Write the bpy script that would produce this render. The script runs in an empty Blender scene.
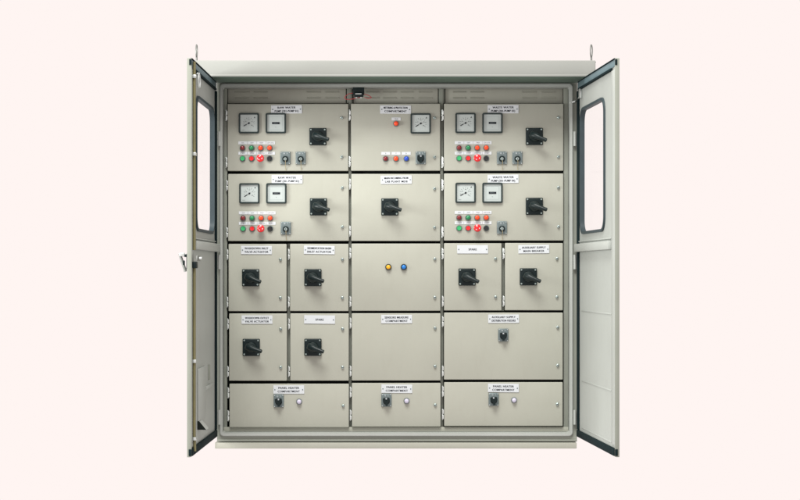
import bpy, bmesh, math, random
from mathutils import Vector, Matrix
random.seed(7)
R = math.radians
scene = bpy.context.scene
C = scene.collection

# ------------------------------------------------------------------ camera
S = 0.0047                 # metres per photo pixel on the plane of the frame front (y = 0)
D = 7.67                   # distance camera - frame front
CX, CY = 397.0, 275.0      # principal point of the photograph
ZC = (448.5 - CY) * S      # camera height above the floor
cam = bpy.data.cameras.new('camera')
co = bpy.data.objects.new('camera', cam); C.objects.link(co)
co.location = (0, -D, ZC); co.rotation_euler = (R(90), 0, 0)
cam.sensor_width = 36; cam.lens = D / S * 36 / 800
cam.shift_x = (400 - CX) / 800; cam.shift_y = (CY - 250) / 800
cam.clip_start = 0.1; cam.clip_end = 200
scene.camera = co

# ------------------------------------------------------------------ studio backdrop light and the lamp
w = bpy.data.worlds.new('World'); scene.world = w; w.use_nodes = True
bg = w.node_tree.nodes['Background']
bg.inputs['Color'].default_value = (1.0, 0.912, 0.887, 1); bg.inputs['Strength'].default_value = 1.0

def area(name, loc, target, size, power, col):
    l = bpy.data.lights.new(name, 'AREA'); l.shape = 'RECTANGLE'; l.size, l.size_y = size
    l.energy = power; l.color = col
    o = bpy.data.objects.new(name, l); C.objects.link(o); o.location = loc
    o.rotation_euler = (Vector(target) - Vector(loc)).to_track_quat('-Z', 'Y').to_euler()
area('key_softbox', (-1.0, -5.0, 8.0), (0, 0, 0.6), (3.8, 3.4), 1080, (1.0, 0.995, 0.95))
area('side_softbox', (-4.2, -2.3, 1.25), (0.9, -0.5, 1.0), (1.6, 1.8), 230, (1.0, 1.0, 0.97))

scene.view_settings.view_transform = 'Standard'; scene.view_settings.look = 'None'
scene.view_settings.exposure = 0.0; scene.view_settings.gamma = 1.0
scene.render.resolution_x = 1024; scene.render.resolution_y = 640

# ------------------------------------------------------------------ materials
def mat(name, col, rough=0.5, metal=0.0, spec=0.5, var=0.0, scale=8.0, bump=0.0, bscale=400.0, coat=0.0, emit=0.0, grime=0.0):
    m = bpy.data.materials.new(name); m.use_nodes = True
    n, l = m.node_tree.nodes, m.node_tree.links
    p = n['Principled BSDF']
    p.inputs['Base Color'].default_value = (*col, 1); p.inputs['Roughness'].default_value = rough
    p.inputs['Metallic'].default_value = metal; p.inputs['Specular IOR Level'].default_value = spec
    p.inputs['Coat Weight'].default_value = coat
    if emit:
        p.inputs['Emission Color'].default_value = (*col, 1); p.inputs['Emission Strength'].default_value = emit
    tc = n.new('ShaderNodeTexCoord')
    if var:
        t = n.new('ShaderNodeTexNoise'); t.inputs['Scale'].default_value = scale; t.inputs['Detail'].default_value = 5
        l.new(tc.outputs['Object'], t.inputs['Vector'])
        r = n.new('ShaderNodeValToRGB')
        r.color_ramp.elements[0].position = 0.3; r.color_ramp.elements[1].position = 0.7
        r.color_ramp.elements[0].color = (*[c * (1 - var) for c in col], 1)
        r.color_ramp.elements[1].color = (*[min(1, c * (1 + var)) for c in col], 1)
        l.new(t.outputs['Fac'], r.inputs['Fac']); l.new(r.outputs['Color'], p.inputs['Base Color'])
        if grime:
            g = n.new('ShaderNodeTexNoise'); g.inputs['Scale'].default_value = 14; g.inputs['Detail'].default_value = 8; g.inputs['Roughness'].default_value = 0.7
            mp = n.new('ShaderNodeMapping'); mp.inputs['Scale'].default_value = (1.6, 1.6, 0.45)
            l.new(tc.outputs['Object'], mp.inputs['Vector']); l.new(mp.outputs['Vector'], g.inputs['Vector'])
            gr = n.new('ShaderNodeMapRange'); gr.inputs['From Min'].default_value = 0.50; gr.inputs['From Max'].default_value = 0.78
            gr.inputs['To Min'].default_value = 0.0; gr.inputs['To Max'].default_value = grime
            l.new(g.outputs['Fac'], gr.inputs['Value'])
            mx = n.new('ShaderNodeMix'); mx.data_type = 'RGBA'
            l.new(gr.outputs['Result'], mx.inputs['Factor']); l.new(r.outputs['Color'], mx.inputs['A'])
            mx.inputs['B'].default_value = (col[0] * 0.62, col[1] * 0.58, col[2] * 0.5, 1)
            l.new(mx.outputs['Result'], p.inputs['Base Color'])
        mr = n.new('ShaderNodeMapRange')
        mr.inputs['To Min'].default_value = rough - 0.07; mr.inputs['To Max'].default_value = rough + 0.07
        l.new(t.outputs['Fac'], mr.inputs['Value']); l.new(mr.outputs['Result'], p.inputs['Roughness'])
    if bump:
        t2 = n.new('ShaderNodeTexNoise'); t2.inputs['Scale'].default_value = bscale; t2.inputs['Detail'].default_value = 2
        l.new(tc.outputs['Object'], t2.inputs['Vector'])
        b = n.new('ShaderNodeBump'); b.inputs['Strength'].default_value = bump; b.inputs['Distance'].default_value = 0.001
        l.new(t2.outputs['Fac'], b.inputs['Height']); l.new(b.outputs['Normal'], p.inputs['Normal'])
    return m

M = {}
M['paint'] = mat('pebble_grey_paint', (0.343, 0.350, 0.302), 0.48, spec=0.35, var=0.04, scale=3.0, grime=0.10, bump=0.10, bscale=260)
M['door_paint'] = mat('outer_door_paint', (0.350, 0.372, 0.352), 0.45, spec=0.35, var=0.04, scale=3.0, grime=0.12, bump=0.10, bscale=260)
M['hood_paint'] = mat('roof_grey_paint', (0.258, 0.268, 0.252), 0.5, spec=0.3, var=0.04, scale=2.0, bump=0.1, bscale=260)
M['frame_paint'] = mat('frame_grey_paint', (0.228, 0.245, 0.212), 0.5, spec=0.3, var=0.05, scale=4.0, grime=0.16, bump=0.1, bscale=260)
M['hood_shade'] = mat('grey_green_hood_shade', (0.105, 0.150, 0.120), 0.6, spec=0.2, var=0.1, scale=6)  # shade beneath the canopy, put into a dark colour
M['dark'] = mat('dark_cubicle_interior', (0.012, 0.016, 0.014), 0.8, spec=0.1, var=0.2)
M['rubber'] = mat('black_gasket_rubber', (0.006, 0.014, 0.016), 0.8, spec=0.10, var=0.15, scale=20)
M['gasket_sheen'] = mat('blue_grey_gasket_sheen', (0.115, 0.17, 0.19), 0.5, spec=0.3, var=0.08, scale=10)  # sky reflection on the top gasket, put into the colour
M['black'] = mat('black_bakelite', (0.005, 0.012, 0.013), 0.38, spec=0.22, var=0.15, scale=60)
M['lever'] = mat('glossy_black_lever', (0.005, 0.012, 0.013), 0.40, spec=0.30, var=0.1, scale=60)
M['seal'] = mat('soft_window_seal', (0.030, 0.045, 0.052), 0.55, spec=0.3, var=0.1, scale=20)
M['steel'] = mat('zinc_plated_steel', (0.62, 0.66, 0.65), 0.32, metal=0.85, var=0.06, scale=40)
M['bolt'] = mat('chrome_lock_metal', (0.36, 0.43, 0.42), 0.35, metal=0.8)
M['iron'] = mat('dull_grey_iron', (0.20, 0.21, 0.20), 0.45, metal=0.5, var=0.1, scale=40)
M['brass'] = mat('yellow_zinc_rod', (0.17, 0.155, 0.075), 0.45, metal=0.35, var=0.1, scale=20)
M['white'] = mat('white_engraved_plastic', (0.53, 0.56, 0.585), 0.35, spec=0.4, var=0.02, scale=30)
M['ink'] = mat('black_lettering', (0.010, 0.012, 0.018), 0.6, spec=0.1)
M['dial'] = mat('pale_meter_dial', (0.40, 0.45, 0.44), 0.18, spec=0.5, var=0.02, scale=20)
M['bezel'] = mat('dark_meter_bezel', (0.018, 0.030, 0.030), 0.4, spec=0.3)
M['switch_grey'] = mat('grey_switch_plate', (0.13, 0.165, 0.17), 0.35, metal=0.2, spec=0.4, var=0.08, scale=60)
M['cord'] = mat('tan_cord', (0.35, 0.30, 0.18), 0.8)
M['wire'] = mat('red_wire_insulation', (0.42, 0.035, 0.045), 0.45)
LENS = {'dark_red': (0.16, 0.006, 0.010), 'red': (0.62, 0.008, 0.012), 'orange': (0.80, 0.055, 0.005),
        'green': (0.006, 0.19, 0.065), 'bright_green': (0.02, 0.34, 0.11), 'black': (0.006, 0.008, 0.010),
        'blue': (0.008, 0.055, 0.42), 'light_blue': (0.004, 0.15, 0.50), 'yellow': (0.75, 0.36, 0.006),
        'white': (0.50, 0.48, 0.60)}
LM = {k: mat(k + '_lens', v, 0.22, spec=0.5, coat=0.2) for k, v in LENS.items()}

def glass():
    m = bpy.data.materials.new('clear_window_glass'); m.use_nodes = True
    n, l = m.node_tree.nodes, m.node_tree.links
    n.clear()
    out = n.new('ShaderNodeOutputMaterial'); mx = n.new('ShaderNodeMixShader')
    tr = n.new('ShaderNodeBsdfTransparent'); tr.inputs['Color'].default_value = (1.0, 1.0, 1.0, 1)
    gl = n.new('ShaderNodeBsdfGlossy'); gl.inputs['Roughness'].default_value = 0.02
    mx.inputs['Fac'].default_value = 0.02
    l.new(tr.outputs[0], mx.inputs[1]); l.new(gl.outputs[0], mx.inputs[2]); l.new(mx.outputs[0], out.inputs['Surface'])
    return m
M['glass'] = glass()

# ------------------------------------------------------------------ mesh helpers
class MB:
    def __init__(s): s.bm = bmesh.new(); s.mats = []
    def mi(s, m):
        if m not in s.mats: s.mats.append(m)
        return s.mats.index(m)
    def box(s, x0, x1, y0, y1, z0, z1, m, bevel=0.0, seg=2):
        x0, x1 = min(x0, x1), max(x0, x1); y0, y1 = min(y0, y1), max(y0, y1); z0, z1 = min(z0, z1), max(z0, z1)
        r = bmesh.ops.create_cube(s.bm, size=1)
        vs = r['verts']
        for v in vs:
            v.co = ((x0 + x1) / 2 + v.co.x * (x1 - x0), (y0 + y1) / 2 + v.co.y * (y1 - y0), (z0 + z1) / 2 + v.co.z * (z1 - z0))
        i = s.mi(m)
        fs = {f for v in vs for f in v.link_faces}
        for f in fs: f.material_index = i
        if bevel:
            es = list({e for v in vs for e in v.link_edges})
            r = bmesh.ops.bevel(s.bm, geom=es, offset=bevel, segments=seg, profile=0.5, affect='EDGES')
            for f in r['faces']: f.material_index = i
    def lathe(s, cx, cz, prof, m, seg=28):
        """prof: (radius, y) list, turned about a y axis through (cx, cz)"""
        i = s.mi(m); rows = []
        for r, y in prof:
            if r < 1e-6: rows.append([s.bm.verts.new((cx, y, cz))])
            else: rows.append([s.bm.verts.new((cx + r * math.cos(2 * math.pi * k / seg), y, cz + r * math.sin(2 * math.pi * k / seg))) for k in range(seg)])
        for a, b in zip(rows, rows[1:]):
            for k in range(seg):
                k2 = (k + 1) % seg
                if len(a) == 1 and len(b) == 1: continue
                if len(a) == 1: f = s.bm.faces.new((a[0], b[k2], b[k]))
                elif len(b) == 1: f = s.bm.faces.new((a[k], a[k2], b[0]))
                else: f = s.bm.faces.new((a[k], a[k2], b[k2], b[k]))
                f.material_index = i
    def prism(s, pts, y0, y1, m):
        i = s.mi(m)
        a = [s.bm.verts.new((x, y0, z)) for x, z in pts]; b = [s.bm.verts.new((x, y1, z)) for x, z in pts]
        fs = [s.bm.faces.new(a), s.bm.faces.new(b[::-1])]
        for k in range(len(pts)):
            k2 = (k + 1) % len(pts); fs.append(s.bm.faces.new((a[k], b[k], b[k2], a[k2])))
        for f in fs: f.material_index = i
    def ring(s, outer, inner, y0, y1, m):
        """frame between two loops of the same length"""
        i = s.mi(m); n = len(outer)
        L = [[s.bm.verts.new((x, y, z)) for x, z in loop] for loop, y in ((outer, y0), (inner, y0), (inner, y1), (outer, y1))]
        for q in range(4):
            a, b = L[q], L[(q + 1) % 4]
            for k in range(n):
                k2 = (k + 1) % n
                f = s.bm.faces.new((a[k], a[k2], b[k2], b[k])); f.material_index = i
    def tube(s, pts, r, m, seg=10, closed=False):
        i = s.mi(m); pts = [Vector(p) for p in pts]; n = len(pts); rows = []
        for k, p in enumerate(pts):
            if closed: t = pts[(k + 1) % n] - pts[k - 1]
            else: t = pts[min(k + 1, n - 1)] - pts[max(k - 1, 0)]
            t.normalize()
            u = t.cross(Vector((0, 0, 1)));
            if u.length < 0.05: u = t.cross(Vector((0, 1, 0)))
            u.normalize(); v = t.cross(u)
            rows.append([s.bm.verts.new(p + r * (math.cos(2 * math.pi * j / seg) * u + math.sin(2 * math.pi * j / seg) * v)) for j in range(seg)])
        rng = range(n) if closed else range(n - 1)
        for k in rng:
            a, b = rows[k], rows[(k + 1) % n]
            # match the closest start vertex so that the skin never twists
            off = min(range(seg), key=lambda o: (a[0].co - b[o].co).length)
            for j in range(seg):
                f = s.bm.faces.new((a[j], a[(j + 1) % seg], b[(j + 1 + off) % seg], b[(j + off) % seg])); f.material_index = i
        if not closed:
            for row in (rows[0], rows[-1]):
                f = s.bm.faces.new(row); f.material_index = i
    def text(s, body, cx, cz, y, height, maxw, m, bold=0.02):
        """lettering facing -y, height = capital height"""
        me = text_mesh(body, bold)
        xs = [v.co.x for v in me.vertices]; ys = [v.co.y for v in me.vertices]
        sc = height / 0.7; ww = (max(xs) - min(xs)) * sc; sx = sc * min(1, maxw / ww)
        x0 = (max(xs) + min(xs)) / 2
        i = s.mi(m)
        vs = [s.bm.verts.new((cx + (v.co.x - x0) * sx, y, cz + (v.co.y - 0.35) * sc)) for v in me.vertices]
        for p in me.polygons:
            try: f = s.bm.faces.new([vs[k] for k in p.vertices])
            except ValueError: continue
            f.material_index = i
    def mesh(s, name, angle=32):
        bmesh.ops.recalc_face_normals(s.bm, faces=s.bm.faces[:])
        me = bpy.data.meshes.new(name); s.bm.to_mesh(me); s.bm.free()
        for m in s.mats: me.materials.append(m)
        me.polygons.foreach_set('use_smooth', [True] * len(me.polygons))
        me.set_sharp_from_angle(angle=R(angle))
        return me

_txt = {}
def text_mesh(body, bold):
    if (body, bold) in _txt: return _txt[(body, bold)]
    cu = bpy.data.curves.new('lettering', 'FONT'); cu.body = body; cu.size = 1.0; cu.offset = bold; cu.resolution_u = 3; cu.space_character = 1.1
    o = bpy.data.objects.new('lettering', cu); C.objects.link(o)
    dg = bpy.context.evaluated_depsgraph_get()
    me = bpy.data.meshes.new_from_object(o.evaluated_get(dg))
    bpy.data.objects.remove(o); bpy.data.curves.remove(cu)
    _txt[(body, bold)] = me
    return me

def link(name, me, parent, loc=(0, 0, 0), rotz=0.0, label=None, roty=0.0):
    o = bpy.data.objects.new(name, me); C.objects.link(o)
    o.parent = parent; o.location = loc; o.rotation_euler = (0, roty, rotz)
    if label: o['label'] = label
    return o

def rrect(x0, x1, z0, z1, r, n=6):
    pts = []
    for cx, cz, a0 in ((x1 - r, z1 - r, 0), (x0 + r, z1 - r, 90), (x0 + r, z0 + r, 180), (x1 - r, z0 + r, 270)):
        for k in range(n + 1):
            a = R(a0 + 90 * k / n); pts.append((cx + r * math.cos(a), cz + r * math.sin(a)))
    return pts

def X(px, y=0.0): return (px - CX) * S * (D + y) / D
def Z(py, y=0.0): return ZC + (CY - py) * S * (D + y) / D

# ================================================================== the cabinet
cab = bpy.data.objects.new('control_cabinet', None); C.objects.link(cab)
cab.empty_display_size = 0.2
cab['label'] = 'pebble grey electrical control cabinet, both glazed doors open on rows of switches and meters'
cab['category'] = 'control cabinet'

HX = 180 * S                                   # half width of the body
Z_HOOD0, Z_HOOD1 = Z(76.2, -0.20), Z(60.3, -0.20)
DEPTH = 0.55

# ---- plinth
b = MB()
zp = Z(441.6)
b.box(X(215), X(576.6), -0.006, DEPTH - 0.03, 0, zp - 0.004, M['paint'], 0.003)
link('plinth', b.mesh('plinth'), cab)

# ---- body shell: front face ring, sides, back, top, floor
b = MB()
lip_o = rrect(X(220), X(572.6), Z(436), Z(83.8), 0.018)
lip_i = rrect(X(222.6), X(569.6), Z(432.6), Z(87.0), 0.010)
sq = rrect(-HX, HX, zp, Z_HOOD0 - 0.002, 0.0015)
b.ring(sq, lip_o, 0.0, 0.012, M['frame_paint'])
b.box(-HX, -HX + 0.004, 0.012, DEPTH, zp, Z_HOOD0 - 0.002, M['frame_paint'])
b.box(HX - 0.004, HX, 0.012, DEPTH, zp, Z_HOOD0 - 0.002, M['frame_paint'])
b.box(-HX + 0.004, HX - 0.004, DEPTH - 0.004, DEPTH, zp, Z_HOOD0 - 0.002, M['frame_paint'])
b.box(-HX + 0.004, HX - 0.004, 0.012, DEPTH - 0.004, zp, zp + 0.004, M['frame_paint'])
b.box(-HX + 0.004, HX - 0.004, 0.012, DEPTH - 0.004, Z_HOOD0 - 0.006, Z_HOOD0 - 0.002, M['frame_paint'])
link('body_shell', b.mesh('body_shell'), cab)

# ---- raised sealing lip round the opening
b = MB()
mid_o = rrect(X(220) + 0.003, X(572.6) - 0.003, Z(436) + 0.003, Z(83.8) - 0.003, 0.016)
b.ring(lip_o, lip_i, -0.010, 0.070, M['door_paint'])
b.ring(mid_o, rrect(X(222.6) - 0.002, X(569.6) + 0.002, Z(432.6) - 0.002, Z(87) + 0.002, 0.011), -0.014, -0.010, M['door_paint'])
link('sealing_lip', b.mesh('sealing_lip'), cab)

# ---- sill step under the opening and dark joint above the plinth
b = MB()
b.box(-HX + 0.001, HX - 0.001, -0.004, 0.0, zp + 0.002, Z(439.2), M['frame_paint'], 0.0015)
link('sill_strip', b.mesh('sill_strip'), cab)

# ---- roof canopy with folded front edge
b = MB()
HF = 0.20; hx0, hx1 = X(195.4, -HF), X(595.6, -HF)
b.box(hx0, hx1, -HF, DEPTH + 0.06, Z_HOOD0 + 0.002, Z_HOOD1, M['hood_paint'], 0.004, 3)
b.box(hx0 + 0.002, hx1 - 0.002, -HF - 0.004, -HF, Z_HOOD0 - 0.002, Z_HOOD0 + 0.009, M['hood_paint'], 0.0015)
roof = link('roof_canopy', b.mesh('roof_canopy'), cab)
b = MB(); b.box(-HX - 0.03, HX + 0.03, -HF + 0.006, -0.002, Z_HOOD0 - 0.007, Z_HOOD0 + 0.0015, M['hood_shade'], 0.002)  # added strip, coloured dark to stand for shade under the canopy
link('hood_shade_strip', b.mesh('hood_shade_strip'), cab)
for px in (458, 487, 575):                      # low screw heads on the roof
    b = MB(); b.lathe(0, 0, [(0, 0), (0.009, 0), (0.009, 0.003), (0.006, 0.006), (0, 0.006)], M['iron'], 14)
    o = link('roof_screw', b.mesh('roof_screw'), roof, (X(px, -0.13), -0.13, Z_HOOD1)); o.rotation_euler = (R(90), 0, 0)
# lifting eyes
def lifting_eye(px, rz):
    b = MB()
    b.box(-0.018, 0.018, -0.018, 0.018, 0, 0.005, M['iron'], 0.002)
    b.tube([(0, 0, 0.004), (0, 0, 0.028)], 0.0045, M['iron'])
    ring = [(0.017 * math.sin(2 * math.pi * k / 28), 0, 0.054 - 0.028 * math.cos(2 * math.pi * k / 28)) for k in range(28)]
    b.tube(ring, 0.0030, M['iron'], 8, True)
    link('lifting_eye', b.mesh('lifting_eye'), cab, (X(px, -0.12), -0.12, Z_HOOD1), R(rz))
lifting_eye(196.6, 87); lifting_eye(591.3, 68)

# ---- inside: dark mounting board, side fillers, posts
YD = 0.030                                      # front plane of the compartment doors
def XD(px): return X(px, YD)
def ZD(py): return Z(py, YD)
b = MB()
b.box(X(222), X(570.5), 0.102, 0.108, Z(434), Z(86), M['dark'])
link('mounting_board', b.mesh('mounting_board'), cab)
for x0, x1 in ((222.8, 226.2), (564.6, 569.4)):
    b = MB(); b.box(X(x0), X(x1), 0.046, 0.060, Z(432.8), Z(87.2), M['frame_paint'], 0.002)
    link('side_filler', b.mesh('side_filler'), cab)
for px in (349.9, 442.0):
    b = MB(); b.box(XD(px - 1.5), XD(px + 1.5), 0.062, 0.080, ZD(432.6), ZD(88), M['frame_paint'], 0.002)
    link('centre_post', b.mesh('centre_post'), cab)
for px, a, c in ((288.4, 381.5, 243.5), (503.3, 311, 243.0)):
    b = MB(); b.box(XD(px - 1.6), XD(px + 1.6), 0.062, 0.080, ZD(a), ZD(c), M['frame_paint'], 0.002)
    link('divider_post', b.mesh('divider_post'), cab)
b = MB(); b.box(X(222.8), X(569.4), 0.044, 0.069, Z(432.5), Z(427.9), M['paint'], 0.002)
link('lower_rail', b.mesh('lower_rail'), cab)

# ---- vent panels over the compartments, with pressed louvres
def vent_panel(x0, x1, lou):
    b = MB()
    b.box(XD(x0), XD(x1), 0.076, 0.084, ZD(102.4), ZD(87.3), M['paint'], 0.002)
    for a, c in lou:
        for py in (90.6, 96.6):
            za, zb = ZD(py + 0.9), ZD(py - 0.9)
            pts = [(0.0758, za), (0.0758, zb), (0.0705, za)]
            i = b.mi(M['paint'])
            va = [b.bm.verts.new((XD(a), y, z)) for y, z in pts]; vb = [b.bm.verts.new((XD(c), y, z)) for y, z in pts]
            fs = [b.bm.faces.new(va), b.bm.faces.new(vb[::-1])]
            for k in range(3): fs.append(b.bm.faces.new((va[k], vb[k], vb[(k + 1) % 3], va[(k + 1) % 3])))
            for f in fs: f.material_index = i
    link('vent_panel', b.mesh('vent_panel'), cab)
vent_panel(226.9, 345.6, ((234, 249), (253, 267), (306.5, 320), (325, 338.5)))
vent_panel(353.2, 438.2, ((366, 379), (383, 396), (401, 413), (419, 432)))
vent_panel(445.6, 564.0, ((453.5, 466), (471, 484), (523, 537), (542, 556)))
for px in (349.4, 441.9):
    b = MB(); b.box(XD(px - 2.9), XD(px + 2.9), 0.071, 0.084, ZD(102.4), ZD(87.3), M['frame_paint'], 0.002)
    link('vent_post', b.mesh('vent_post'), cab)

# ---- sub-part meshes shared by the repeats
def shared():
    P = {}
    b = MB(); b.lathe(0, 0, [(0, -0.010), (0.0040, -0.010), (0.0062, -0.0085), (0.0070, -0.004), (0.0070, 0.0)], M['bolt'], 20)
    b.box(-0.0055, 0.0055, -0.0106, -0.0099, -0.001, 0.001, M['ink'])
    P['lock'] = b.mesh('door_lock')
    b = MB(); b.box(-0.0055, 0.003, -0.006, 0.012, -0.022, -0.002, M['steel'], 0.002); b.box(-0.0045, 0.003, -0.004, 0.012, 0.002, 0.022, M['steel'], 0.002)
    b.tube([(-0.0035, 0.002, -0.026), (-0.0035, 0.002, 0.026)], 0.0032, M['steel'], 10)
    P['hinge'] = b.mesh('hinge')
    # isolator: square plate, four screws, hub and tapering lever
    h = 0.0405
    b = MB(); b.box(-h, h, -0.014, 0, -h, h, M['black'], 0.004, 3)
    b.ring(rrect(-h + 0.014, h - 0.014, -h + 0.014, h - 0.014, 0.02), rrect(-h + 0.016, h - 0.016, -h + 0.016, h - 0.016, 0.019), -0.0155, -0.0135, M['black'])
    P['isolator'] = b.mesh('isolator_plate')
    b = MB(); b.lathe(0, 0, [(0, -0.0035), (0.003, -0.0035), (0.0042, -0.002), (0.0045, 0.001)], M['bolt'], 14)
    P['screw'] = b.mesh('screw')
    b = MB(); b.lathe(0, 0, [(0, -0.046), (0.018, -0.046), (0.022, -0.042), (0.025, -0.014), (0.027, -0.012)], M['black'], 32)
    # lever: lofted sections rising away from the door, tip beyond the plate
    secs = []
    a = R(-21); ax = Vector((math.cos(a), 0, math.sin(a))); up = Vector((-math.sin(a), 0, math.cos(a)))
    for t, yy, hw, th in ((-0.026, -0.034, 0.011, 0.010), (-0.020, -0.043, 0.0145, 0.014), (0.0, -0.052, 0.0145, 0.016), (0.022, -0.060, 0.0105, 0.014), (0.044, -0.066, 0.0085, 0.012), (0.055, -0.068, 0.0088, 0.012), (0.058, -0.068, 0.006, 0.008)):
        c = ax * t + Vector((0, yy, 0))
        secs.append([b.bm.verts.new(c + up * (1.06 * hw * math.cos(2 * math.pi * k / 16)) + Vector((0, th * math.sin(2 * math.pi * k / 16), 0))) for k in range(16)])
    i = b.mi(M['black'])
    for s0, s1 in zip(secs, secs[1:]):
        for k in range(16):
            f = b.bm.faces.new((s0[k], s0[(k + 1) % 16], s1[(k + 1) % 16], s1[k])); f.material_index = i
    for s0 in (secs[0], secs[-1]): b.bm.faces.new(s0).material_index = i
    b.mats = [M['lever']]; P['lever'] = b.mesh('lever', 45)
    # meters
    h = 0.048
    b = MB(); o_, i_ = rrect(-h, h, -h, h, 0.008), rrect(-h + 0.0075, h - 0.0075, -h + 0.0075, h - 0.0075, 0.003)
    b.ring(o_, i_, -0.009, 0.0, M['bezel'])
    b.ring(rrect(-h + 0.0015, h - 0.0015, -h + 0.0015, h - 0.0015, 0.007), rrect(-h + 0.007, h - 0.007, -h + 0.007, h - 0.007, 0.004), -0.0115, -0.009, M['bezel'])
    P['bezel'] = b.mesh('meter_bezel')
    q = h - 0.0075
    b = MB(); b.box(-q, q, -0.005, -0.001, -q, q, M['dial'])
    for k in range(11):
        a = R(215 - 25 * k); r0, r1 = (0.022, 0.027) if k % 2 else (0.020, 0.028)
        dx, dz = math.cos(a), math.sin(a); nx, nz = -dz * 0.0006, dx * 0.0006
        b.prism([(r0 * dx - nx, r0 * dz - nz), (r1 * dx - nx, r1 * dz - nz), (r1 * dx + nx, r1 * dz + nz), (r0 * dx + nx, r0 * dz + nz)], -0.0052, -0.0049, M['ink'])
    for t, a in (('0', 215), ('20', 152), ('40', 90), ('60', 28), ('80', -35)):
        b.text(t, 0.0165 * math.cos(R(a)), 0.0165 * math.sin(R(a)), -0.0052, 0.0042, 0.009, M['ink'], 0.01)
    b.text('A', 0.027, 0.027, -0.0052, 0.0075, 0.01, M['ink'], 0.03)
    b.box(-0.034, -0.020, -0.0052, -0.0049, -0.0325, -0.0315, M['ink'])
    P['dial'] = b.mesh('dial')
    b = MB(); a = R(207); dx, dz = math.cos(a), math.sin(a)
    b.prism([(-dx * .006 - dz * .001, -dz * .006 + dx * .001), (dx * .030, dz * .030), (-dx * .006 + dz * .001, -dz * .006 - dx * .001)], -0.0072, -0.0066, M['ink'])
    b.prism([(dx * .012 - dz * .0016, dz * .012 + dx * .0016), (dx * .028 - dz * .0012, dz * .028 + dx * .0012), (dx * .028 + dz * .0012, dz * .028 - dx * .0012), (dx * .012 + dz * .0016, dz * .012 - dx * .0016)], -0.0070, -0.0067, M['ink'])
    b.lathe(0, 0, [(0, -0.0085), (0.003, -0.0085), (0.0042, -0.007), (0.0042, -0.005)], M['ink'], 16)
    P['needle'] = b.mesh('needle')
    b = MB(); b.box(-q, q, -0.005, -0.001, -q, q, M['dial'])
    b.ring(rrect(-0.031, 0.031, -0.031, 0.031, 0.003), rrect(-0.0305, 0.0305, -0.0305, 0.0305, 0.003), -0.0053, -0.0049, M['switch_grey'])
    b.text('h', 0.0, -0.018, -0.0052, 0.006, 0.01, M['switch_grey'], 0.0)
    P['counter_dial'] = b.mesh('dial')
    b = MB(); b.box(-0.0175, 0.0175, -0.0072, -0.0048, -0.0045, 0.0050, M['ink'], 0.0006)
    b.text('00412', -0.001, 0.0002, -0.0074, 0.0052, 0.028, M['switch_grey'], 0.0)
    P['counter_window'] = b.mesh('counter_window')
    # lamps and buttons
    b = MB(); b.lathe(0, 0, [(0.0142, 0.0), (0.0142, -0.003), (0.0128, -0.006), (0.0112, -0.006), (0.0112, -0.002)], M['switch_grey'], 28)
    P['collar'] = b.mesh('collar')
    b = MB(); b.lathe(0, 0, [(0.0150, 0.0), (0.0150, -0.006), (0.0135, -0.010), (0.0104, -0.010), (0.0104, -0.002)], M['bezel'], 28)
    P['dark_collar'] = b.mesh('dark_collar')
    for k in LM:
        b = MB(); b.lathe(0, 0, [(0.0100 if k in ('yellow', 'light_blue') else 0.0110, -0.003), (0.0100 if k in ('yellow', 'light_blue') else 0.0110, -0.011), (0.0102, -0.0150), (0.0074, -0.0182), (0.0040, -0.0195), (0, -0.0198)], LM[k], 28)
        P['lens_' + k] = b.mesh(k + '_lens')
        b = MB(); b.lathe(0, 0, [(0.0106, -0.002), (0.0106, -0.0095), (0.0098, -0.0105), (0.006, -0.0095), (0, -0.0092)], LM[k], 28)
        P['button_' + k] = b.mesh(k + '_button')
    b = MB(); b.lathe(0, 0, [(0.009, -0.003), (0.009, -0.020), (0.0165, -0.022), (0.0180, -0.026), (0.0170, -0.031), (0.012, -0.0345), (0, -0.036)], LM['red'], 32)
    for k in range(3):                          # pale twist arrows on the mushroom cap
        a0 = R(90 + 120 * k)
        pts = [(r * math.cos(a0 + d), r * math.sin(a0 + d)) for r, d in ((0.0105, 0), (0.0105, 0.35), (0.0105, 0.7), (0.0075, 0.7), (0.0075, 0.35), (0.0075, 0))]
        b.prism(pts, -0.0362, -0.0335, M['white'])
    P['mushroom'] = b.mesh('mushroom_button')
    # selector switch plate and knobs
    b = MB(); b.box(-0.0242, 0.0242, -0.008, 0, -0.0305, 0.0305, M['switch_grey'], 0.0035, 3)
    b.text('O   I', 0.0, 0.0215, -0.0082, 0.0060, 0.030, M['white'], 0.02)
    for sx in (-1, 1):
        for sz in (-1, 1):
            b.lathe(sx * 0.0195, sz * 0.0262, [(0, -0.0092), (0.0022, -0.0092), (0.0026, -0.0075)], M['steel'], 10)
    P['selector'] = b.mesh('selector_plate')
    b = MB(); b.lathe(0, -0.005, [(0.0145, -0.007), (0.0145, -0.013), (0.0125, -0.017), (0.0085, -0.017), (0.008, -0.014)], M['black'], 28)
    b.lathe(0, -0.005, [(0.0078, -0.012), (0.0078, -0.0165), (0.006, -0.018), (0, -0.018)], M['bolt'], 20)
    b.box(-0.0010, 0.0010, -0.0184, -0.0178, -0.010, 0.0, M['ink'])
    P['key_barrel'] = b.mesh('key_barrel')
    b = MB(); b.tube([(0.001, -0.016, -0.012), (0.002, -0.020, -0.024), (0.0015, -0.012, -0.036), (0.002, -0.003, -0.050), (0.0025, -0.002, -0.058)], 0.0012, M['cord'], 8)
    P['cord'] = b.mesh('key_cord')
    b = MB(); b.lathe(0, -0.004, [(0.0165, -0.007), (0.0165, -0.012), (0.0150, -0.014), (0, -0.014)], M['black'], 32)
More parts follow.
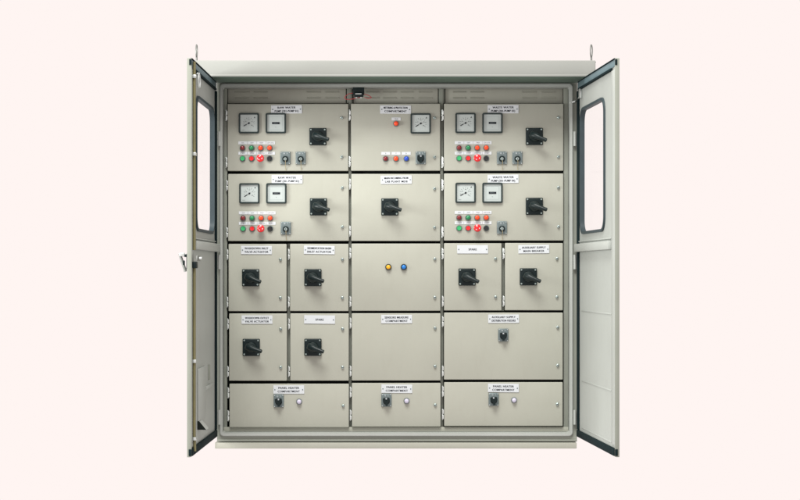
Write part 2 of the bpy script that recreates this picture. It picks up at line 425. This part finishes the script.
    b.prism([(-0.0160, 0.010), (-0.0085, 0.0125), (0.0, -0.002), (0.0085, 0.0125), (0.0160, 0.010), (0.0165, -0.003), (0.0065, -0.014), (0.0050, -0.0255), (-0.0050, -0.0255), (-0.0065, -0.014), (-0.0165, -0.003)], -0.030, -0.013, M['black'])
    b.prism([(-0.0030, 0.0040), (0.0030, 0.0040), (0.0036, 0.0110), (-0.0036, 0.0110)], -0.0150, -0.0136, M['white'])
    P['wing_knob'] = b.mesh('wing_knob')
    return P
P = shared()

def nameplate_mesh(lines):
    hw, hh = 0.0730, 0.0200
    b = MB(); b.box(-hw, hw, -0.003, 0, -hh, hh, M['white'], 0.001, 1)
    zs = (0.0082, -0.0082) if len(lines) == 2 else (0.0,)
    for t, z in zip(lines, zs): [b.text(t, q * 0.0005, z, -0.0032 - 0.0001 * q, 0.0093, 0.112, M['ink'], 0.008) for q in (-1, 0, 1)]
    for sx in (-1, 1): b.lathe(sx * 0.0655, 0, [(0, -0.0052), (0.002, -0.005), (0.0030, -0.003)], M['switch_grey'], 12)
    return b.mesh('nameplate')

def legend_mesh(t):
    b = MB(); b.box(-0.0213, 0.0213, -0.002, 0, -0.0073, 0.0073, M['white'], 0.0006, 1)
    if t: b.text(t, 0, 0, -0.0022, 0.0056, 0.032, M['ink'], 0.0)
    return b.mesh('legend_plate')
LEG = {}

class Door:
    """one compartment door and everything mounted on it"""
    def __init__(s, x0, x1, y0, y1, locks, hinges, label):
        s.x0, s.z1 = XD(x0), ZD(y0)
        wx, wz = XD(x1) - XD(x0), ZD(y0) - ZD(y1)
        b = MB(); b.box(0, wx, 0, 0.026, -wz, 0, M['paint'], 0.0035, 3)
        s.o = link('compartment_door', b.mesh('compartment_door'), cab, (s.x0, YD, s.z1), label=label, roty=R(random.uniform(-0.08, 0.08)))
        for px, py in locks: link('door_lock', P['lock'], s.o, s.rel(px, py), roty=R(random.uniform(-40, 40)))
        for py in hinges: link('hinge', P['hinge'], s.o, (-0.004, 0.004, ZD(py) - s.z1))
    def rel(s, px, py): return (XD(px) - s.x0, 0, ZD(py) - s.z1)
    def at(s, px, py): return (XD(px), YD, ZD(py))
    def plate(s, px, py, *lines): link('nameplate', nameplate_mesh(lines), s.o, s.rel(px, py), label='white nameplate reading ' + ' '.join(lines), roty=R(random.uniform(-0.7, 0.7)))
    def legend(s, px, py, t):
        if t not in LEG: LEG[t] = legend_mesh(t)
        link('legend_plate', LEG[t], s.o, s.rel(px, py))
    def isolator(s, px, py):
        o = link('isolator_switch', P['isolator'], cab, s.at(px, py))
        link('lever', P['lever'], o, roty=R(random.uniform(-4, 4)))
        for sx in (-1, 1):
            for sz in (-1, 1): link('screw', P['screw'], o, (sx * 0.0325, -0.014, sz * 0.0325))
    def ammeter(s, px, py):
        o = link('panel_meter', P['bezel'], cab, s.at(px, py), label='square ammeter with a needle at the low end')
        link('dial', P['dial'], o); link('needle', P['needle'], o, roty=R(random.uniform(-5, 4)))
    def counter(s, px, py):
        o = link('panel_meter', P['bezel'], cab, s.at(px, py), label='square hour counter with a dark number window')
        link('dial', P['counter_dial'], o); link('counter_window', P['counter_window'], o)
    def lamp(s, px, py, col, collar='collar'):
        o = link('pilot_light', P[collar], cab, s.at(px, py), label=col.replace('_', ' ') + ' pilot light')
        link('lens', P['lens_' + col], o)
    def button(s, px, py, col):
        o = link('push_button', P['collar'], cab, s.at(px, py), label=col.replace('_', ' ') + ' push button')
        link('button_cap', P['button_' + col], o)
    def estop(s, px, py):
        o = link('emergency_stop', P['collar'], cab, s.at(px, py), label='large red mushroom button with pale arrows')
        link('mushroom_cap', P['mushroom'], o)
    def selector(s, px, py, key=False):
        o = link('selector_switch', P['selector'], cab, s.at(px, py), label='grey key switch' if key else 'grey switch with black winged knob')
        if key: link('key_barrel', P['key_barrel'], o); link('key_cord', P['cord'], o)
        else: link('wing_knob', P['wing_knob'], o, roty=R(random.uniform(-6, 6)))

TOP, BOT = ('ON', 'OFF', 'TRIP', 'LOW LEVEL'), ('START', 'STOP', 'EMERG. STOP', 'RESET')
def pump_door(x0, y0, lines, keys, right):
    dx, dy = x0 - 227.5, y0 - 103.8
    d = Door(x0, x0 + (119.4 if right else 120.8), y0, y0 + 67.2,
             [(x0 + 114.4, y0 + 14), (x0 + 114.4, y0 + 53.2)], (y0 + 11.5, y0 + 58.5),
             'pump compartment door with ' + ('two key switches' if keys == 2 else 'one key switch'))
    d.plate(286.6 + dx, 109.4 + dy, *lines)
    d.ammeter(249.0 + dx, 123.3 + dy); d.counter(275.9 + dx, 123.3 + dy)
    d.isolator(318.0 + dx - (0.3 if right else 0), 136.8 + dy)
    for k, c in enumerate(('dark_red', 'green', 'orange', 'orange')):
        d.legend(242.8 + 9.25 * k + dx, 142.9 + dy, TOP[k]); d.lamp(242.6 + 9.05 * k + dx, 148.1 + dy, c)
    for k, c in enumerate(('bright_green', 'red', None, 'black')):
        d.legend(242.8 + 9.25 * k + dx, 153.3 + dy, BOT[k])
        px, py = 242.6 + 9.05 * k + dx, 158.6 + dy
        if c: d.button(px, py, c)
        else: d.estop(px, py)
    for k in range(keys): d.selector(285.4 + 15.4 * k + dx, 158.1 + dy, True)

pump_door(227.5, 103.8, ('RAW WATER', 'PUMP (201-PUMP 01)'), 2, False)
pump_door(228.0, 173.9, ('RAW WATER', 'PUMP (201-PUMP 02)'), 1, False)
pump_door(444.0, 103.6, ('WASTE WATER', 'PUMP (201-PUMP 03)'), 2, True)
pump_door(444.0, 173.4, ('WASTE WATER', 'PUMP (201-PUMP 04)'), 1, True)

d = Door(351.0, 440.2, 103.6, 170.8, [(434.6, 118), (434.6, 157.2)], (115, 161.5), 'metering compartment door with one ammeter and a row of three lamps')
d.plate(395.6, 109.6, 'METERING & PROTECTION', 'COMPARTMENT')
d.legend(396.2, 119.0, 'TRIP'); d.lamp(396.1, 123.7, 'orange'); d.ammeter(420.7, 123.6)
for k, (c, t) in enumerate((('dark_red', 'R'), ('orange', 'Y'), ('blue', 'B'))):
    d.legend(385.8 + 10.2 * k, 153.5, t); d.lamp(385.6 + 10.4 * k, 158.8, c)
d.selector(420.7, 157.9)
d = Door(351.3, 440.3, 173.8, 241.0, [(434.6, 188.6), (434.6, 227.4)], (184, 231), 'incoming supply compartment door with a single isolator')
d.plate(396.3, 179.8, 'MAIN INCOMING FROM', 'LAB PLANT MDB'); d.isolator(389.8, 207.0)
d = Door(351.5, 440.4, 243.6, 310.9, [(434.8, 259), (434.8, 297.4)], (253, 301.5), 'compartment door with only a yellow and a blue lamp')
d.lamp(388.4, 267.1, 'yellow', 'dark_collar'); d.lamp(403.8, 267.1, 'light_blue', 'dark_collar')
d = Door(351.7, 440.5, 313.3, 380.6, [(435.0, 328), (435.0, 366.3)], (323, 371), 'plain compartment door with only a nameplate')
d.plate(396.6, 319.2, 'SENSORS MEASURE', 'COMPARTMENT')
def small_door(x0, x1, y0, px, nx, lines, lab):
    d = Door(x0, x1, y0, y0 + 67.3, [(x1 - 6.1, y0 + 15.4), (x1 - 6.1, y0 + 53.8)], (y0 + 10.5, y0 + 58), lab)
    d.plate(nx, y0 + 6.2, *lines); d.isolator(px, y0 + 33.8)
small_door(228.5, 286.6, 243.9, 250.8, 256.5, ('WASHDOWN INLET', 'VALVE ACTUATOR'), None)
small_door(290.0, 348.6, 243.8, 313.0, 319.3, ('SEDIMENTATION BASIN', 'INLET ACTUATOR'), None)
small_door(229.0, 286.9, 313.5, 251.4, 257.0, ('WASHDOWN OUTLET', 'VALVE ACTUATOR'), None)
small_door(290.2, 348.8, 313.4, 313.0, 319.6, ('SPARE',), None)
small_door(444.0, 501.6, 243.2, 467.0, 472.6, ('SPARE',), None)
small_door(505.0, 563.0, 243.0, 528.2, 533.8, ('AUXILIARY SUPPLY', 'MAIN BREAKER'), None)
d = Door(444.0, 562.9, 312.6, 379.7, [(557.6, 327), (557.6, 365.2)], (321.5, 371), 'wide compartment door with one winged switch')
d.plate(503.6, 318.8, 'AUXILIARY SUPPLY', 'DISTRIBUTION FEEDERS'); d.selector(503.2, 335.0)
for x0, x1, y0, y1, nx, sx, lx, kx in ((229.4, 348.9, 383.8, 427.4, 288.8, 278.8, 299.2, 343.2), (351.8, 440.6, 383.1, 426.9, 396.8, 386.4, 406.6, 435.2), (444.1, 562.8, 382.3, 426.2, 503.4, 493.6, 514.0, 557.2)):
    d = Door(x0, x1, y0, y1, [(kx, y0 + 21.8)], (y0 + 9, y0 + 32), 'low heater compartment door with a white lamp')
    d.plate(nx, y0 + 5.8, 'PANEL HEATER', 'COMPARTMENT'); d.selector(sx, y0 + 17.0); d.lamp(lx, y0 + 17.8, 'white')

# ---- black limit switch with its red wire under the head of the opening
b = MB()
b.box(-0.027, 0.027, -0.020, 0.004, -0.020, 0.026, M['black'], 0.004)
b.box(-0.021, 0.023, -0.026, -0.020, -0.031, -0.006, M['black'], 0.003)
b.box(-0.015, 0.014, -0.0275, -0.0258, -0.018, -0.014, M['steel'])
for sx in (-0.010, 0.012): b.box(sx - 0.004, sx + 0.004, -0.026, -0.016, -0.036, -0.0305, M['steel'], 0.001)
sw = link('limit_switch', b.mesh('limit_switch'), cab, (XD(358.6), 0.034, ZD(91)))
def wire(pts):
    # smooth curve through the points
    out = []
    P_ = [Vector(p) for p in pts]
    for i in range(len(P_) - 1):
        p0, p1, p2, p3 = P_[max(i - 1, 0)], P_[i], P_[i + 1], P_[min(i + 2, len(P_) - 1)]
        for k in range(8):
            t = k / 8
            out.append(0.5 * ((2 * p1) + (p2 - p0) * t + (2 * p0 - 5 * p1 + 4 * p2 - p3) * t * t + (3 * p1 - p0 - 3 * p2 + p3) * t ** 3))
    out.append(P_[-1]); return out
for pts in (((-0.024, -0.012, -0.010), (-0.048, -0.016, -0.016), (-0.066, -0.012, -0.032), (-0.050, -0.014, -0.041), (-0.018, -0.018, -0.037), (0.012, -0.018, -0.030)),
            ((0.022, -0.016, -0.016), (0.042, -0.014, -0.020), (0.060, -0.012, -0.031), (0.046, -0.015, -0.036), (0.028, -0.016, -0.031))):
    b = MB(); b.tube(wire(pts), 0.0016, M['wire'], 8); link('wire', b.mesh('wire'), sw)

# ================================================================== the two glazed outer doors
W = 0.842; ZB, ZT = Z(437.0), Z(82.0)
def outer_door(hx, ang, m, u0, u1, latch):
    """local x runs from the hinge to the free edge, local y * m points outwards"""
    def Y(y): return y * m
    b = MB()
    o_, i_ = rrect(0, W, ZB, ZT, 0.004), rrect(u0, u1, 1.010, 1.582, 0.060)
    b.ring(o_, i_, Y(0.003), Y(0.015), M['door_paint'])
    b.box(W - 0.006, W, Y(-0.004), Y(0.0032), ZB + 0.040, ZT - 0.036, M['door_paint'], 0.001)   # folded free edge
    b.box(W, W + 0.002, Y(-0.004), Y(0.0155), ZB + 0.002, ZT - 0.002, M['frame_paint'], 0.0008)
    b.box(W - 0.075, W - 0.010, Y(-0.003), Y(0.0032), ZB + 0.050, ZT - 0.046, M['door_paint'], 0.0015)
    if not latch:
        for z in (Z(309.5), Z(378.5), Z(425)):
            b.box(0.075, 0.74, Y(0.0012), Y(0.0032), z - 0.006, z, M['door_paint'], 0.0008)
    door = link('glazed_door', b.mesh('glazed_door'), cab, (hx, -0.016, 0), R(ang),
                'left outer door carrying the lock handle and rods' if latch else 'right outer door with plain inner face')
    # gasket: bottom, hinge side and the line under the top sheen band
    b = MB()
    b.box(0.002, W - 0.008, Y(-0.008), Y(0.0028), ZB + 0.004, ZB + 0.036, M['rubber'], 0.003)
    b.box(0.001, 0.028, Y(-0.007), Y(0.0028), ZB + 0.0365, ZT - 0.0455, M['rubber'], 0.003)
    b.box(0.0285, W - 0.075, Y(-0.008), Y(0.0028), ZT - 0.045, ZT - 0.034, M['rubber'], 0.003)
    b.box(0.002, W - 0.004, Y(-0.006), Y(0.0028), ZT - 0.005, ZT - 0.0005, M['rubber'], 0.001)
    b.box(W + 0.0021, W + 0.006, Y(-0.004), Y(0.008), ZB + 0.006, ZB + 0.034, M['rubber'], 0.001)
    b.box(W + 0.0021, W + 0.005, Y(-0.004), Y(0.006), ZT - 0.030, ZT - 0.006, M['rubber'], 0.001)
    link('gasket', b.mesh('gasket'), door)
    b = MB(); b.box(0.003, W - 0.006, Y(-0.002), Y(0.0026), ZT - 0.0335, ZT - 0.0055, M['gasket_sheen'], 0.0015)  # top gasket band with reflected sky painted in as blue-grey
    link('top_gasket_sheen', b.mesh('top_gasket_sheen'), door)
    # window seal and pane
    b = MB()
    b.ring(rrect(u0 - 0.006, u1 + 0.006, 1.004, 1.588, 0.064), rrect(u0 + 0.006, u1 - 0.006, 1.016, 1.576, 0.055), Y(-0.005), Y(0.0024), M['seal'])
    b.ring(rrect(u0 + 0.001, u1 - 0.001, 1.011, 1.581, 0.059), rrect(u0 + 0.006, u1 - 0.006, 1.016, 1.576, 0.055), Y(0.0024), Y(0.017), M['seal'])
    link('window_seal', b.mesh('window_seal'), door)
    b = MB(); b.prism(rrect(u0 + 0.0055, u1 - 0.0055, 1.0155, 1.5765, 0.0545), Y(0.007), Y(0.011), M['glass'])
    link('window_pane', b.mesh('window_pane'), door)
    # stiffening rail
    b = MB(); b.box(0.004, W - 0.078, Y(-0.020), Y(0.0027), Z(252), Z(244.2), M['door_paint'], 0.003)
    b.box(0.045, W - 0.080, Y(-0.006), Y(0.0027), Z(242.5), Z(241.3), M['door_paint'], 0.001)
    link('stiffening_rail', b.mesh('stiffening_rail'), door)
    for py in (139, 262, 417):
        b = MB()
        b.tube([(0, 0, -0.034), (0, 0, 0.034)], 0.0065, M['door_paint'], 14)
        b.box(-0.004, 0.004, 0.0, 0.012, -0.026, 0.026, M['steel'], 0.001)
        b.lathe(0, 0, [(0, 0), (0.0001, 0)], M['steel'], 6)
        o = link('hinge', b.mesh('hinge'), door); o.location = (-0.004, Y(-0.0145), Z(py)); o.rotation_euler = (0, 0, -R(ang))
    return door, Y

ld, Y = outer_door(X(216.3), -(90 + 0.8), -1, 0.085, 0.675, True)
# lock rods with guides, inside lock case, outside handle, document pocket
b = MB(); ur = W - 0.036
b.tube([(ur, Y(-0.012), ZB + 0.022), (ur, Y(-0.010), ZB + 0.09), (ur, Y(-0.010), 0.86)], 0.0065, M['brass'], 12)
b.tube([(ur, Y(-0.010), 0.92), (ur, Y(-0.010), ZT - 0.09), (ur, Y(-0.010), ZT - 0.012)], 0.0065, M['brass'], 12)
link('lock_rod', b.mesh('lock_rod'), ld)
for z in (ZT - 0.075, ZB + 0.075, ZT - 0.40, ZB + 0.40):
    b = MB(); b.box(ur - 0.014, ur + 0.014, Y(-0.019), Y(-0.0035), z - 0.007, z + 0.007, M['steel'], 0.002)
    link('rod_guide', b.mesh('rod_guide'), ld)
b = MB()
ringp = [(ur - 0.10 + 0.026 * math.cos(2 * math.pi * k / 24), Y(-0.016), ZT - 0.080 + 0.030 * math.sin(2 * math.pi * k / 24)) for k in range(24)]
b.tube(ringp, 0.0045, M['steel'], 8, True); b.tube([(ur - 0.10, Y(0.003), ZT - 0.05), (ur - 0.10, Y(-0.018), ZT - 0.05)], 0.005, M['steel'])
link('stay_ring', b.mesh('stay_ring'), ld)
b = MB()
b.box(ur - 0.025, ur + 0.02, Y(-0.022), Y(-0.0035), Z(269), Z(263), M['black'], 0.003)
b.box(ur - 0.06, ur + 0.03, Y(-0.028), Y(-0.022), Z(262.5), Z(257.5), M['iron'], 0.003)
b.tube([(ur - 0.01, Y(-0.03), Z(260)), (ur - 0.01, Y(-0.040), Z(260))], 0.007, M['steel'])
link('lock_case', b.mesh('lock_case'), ld)
b = MB()
b.box(ur - 0.02, ur + 0.02, Y(0.0152), Y(0.021), Z(270), Z(256), M['black'], 0.002)
b.box(ur - 0.012, ur + 0.012, Y(0.021), Y(0.031), Z(259), Z(256.5), M['black'], 0.002)
b.box(ur - 0.012, ur + 0.012, Y(0.030), Y(0.052), Z(258.5), Z(255.2), M['steel'], 0.003)
lev = [(ur, Y(0.050), Z(256)), (ur, Y(0.047), Z(259)), (ur, Y(0.039), Z(264)), (ur, Y(0.031), Z(269)), (ur, Y(0.027), Z(272))]
b.tube(lev, 0.0065, M['iron'], 12)
b.box(ur - 0.008, ur + 0.008, Y(0.030), Y(0.038), Z(266), Z(262), M['black'], 0.002)
link('lock_handle', b.mesh('lock_handle'), ld)
# document pocket: thin tray that widens to an open wedge at its foot
b = MB()
b.box(0.40, 0.62, Y(-0.006), Y(0.0028), Z(409), Z(361), M['door_paint'], 0.002)
b.box(0.24, 0.27, Y(-0.004), Y(0.0028), Z(376), Z(361.5), M['frame_paint'], 0.0005)
b.box(0.12, 0.36, Y(-0.004), Y(0.0028), Z(384), Z(381), M['door_paint'], 0.0005)
i = b.mi(M['door_paint']); k_ = b.mi(M['dark'])
prof = [(Y(-0.006), Z(409.2)), (Y(0.0028), Z(409.2)), (Y(0.0028), Z(417)), (Y(-0.036), Z(417))]
va = [b.bm.verts.new((0.54, y, z)) for y, z in prof]; vb = [b.bm.verts.new((0.62, y, z)) for y, z in prof]
for q in range(4): b.bm.faces.new((va[q], vb[q], vb[(q + 1) % 4], va[(q + 1) % 4])).material_index = i
b.bm.faces.new(va).material_index = i; b.bm.faces.new(vb[::-1]).material_index = k_
link('document_pocket', b.mesh('document_pocket'), ld)

rd, Y = outer_door(X(577.6), -(90 - 4.4), 1, 0.070, 0.612, False)
# door stay from the frame lip to the right door
b = MB()
b.tube([(0.082, Y(0.0), Z(98.5)), (0.070, Y(-0.008), Z(99.5)), (0.0, Y(-0.012), Z(101.5)), (-0.012, Y(-0.036), Z(103))], 0.0042, M['steel'], 10)
b.box(0.062, 0.092, Y(-0.010), Y(0.0028), Z(100.5), Z(91), M['steel'], 0.002)
link('door_stay', b.mesh('door_stay'), rd)
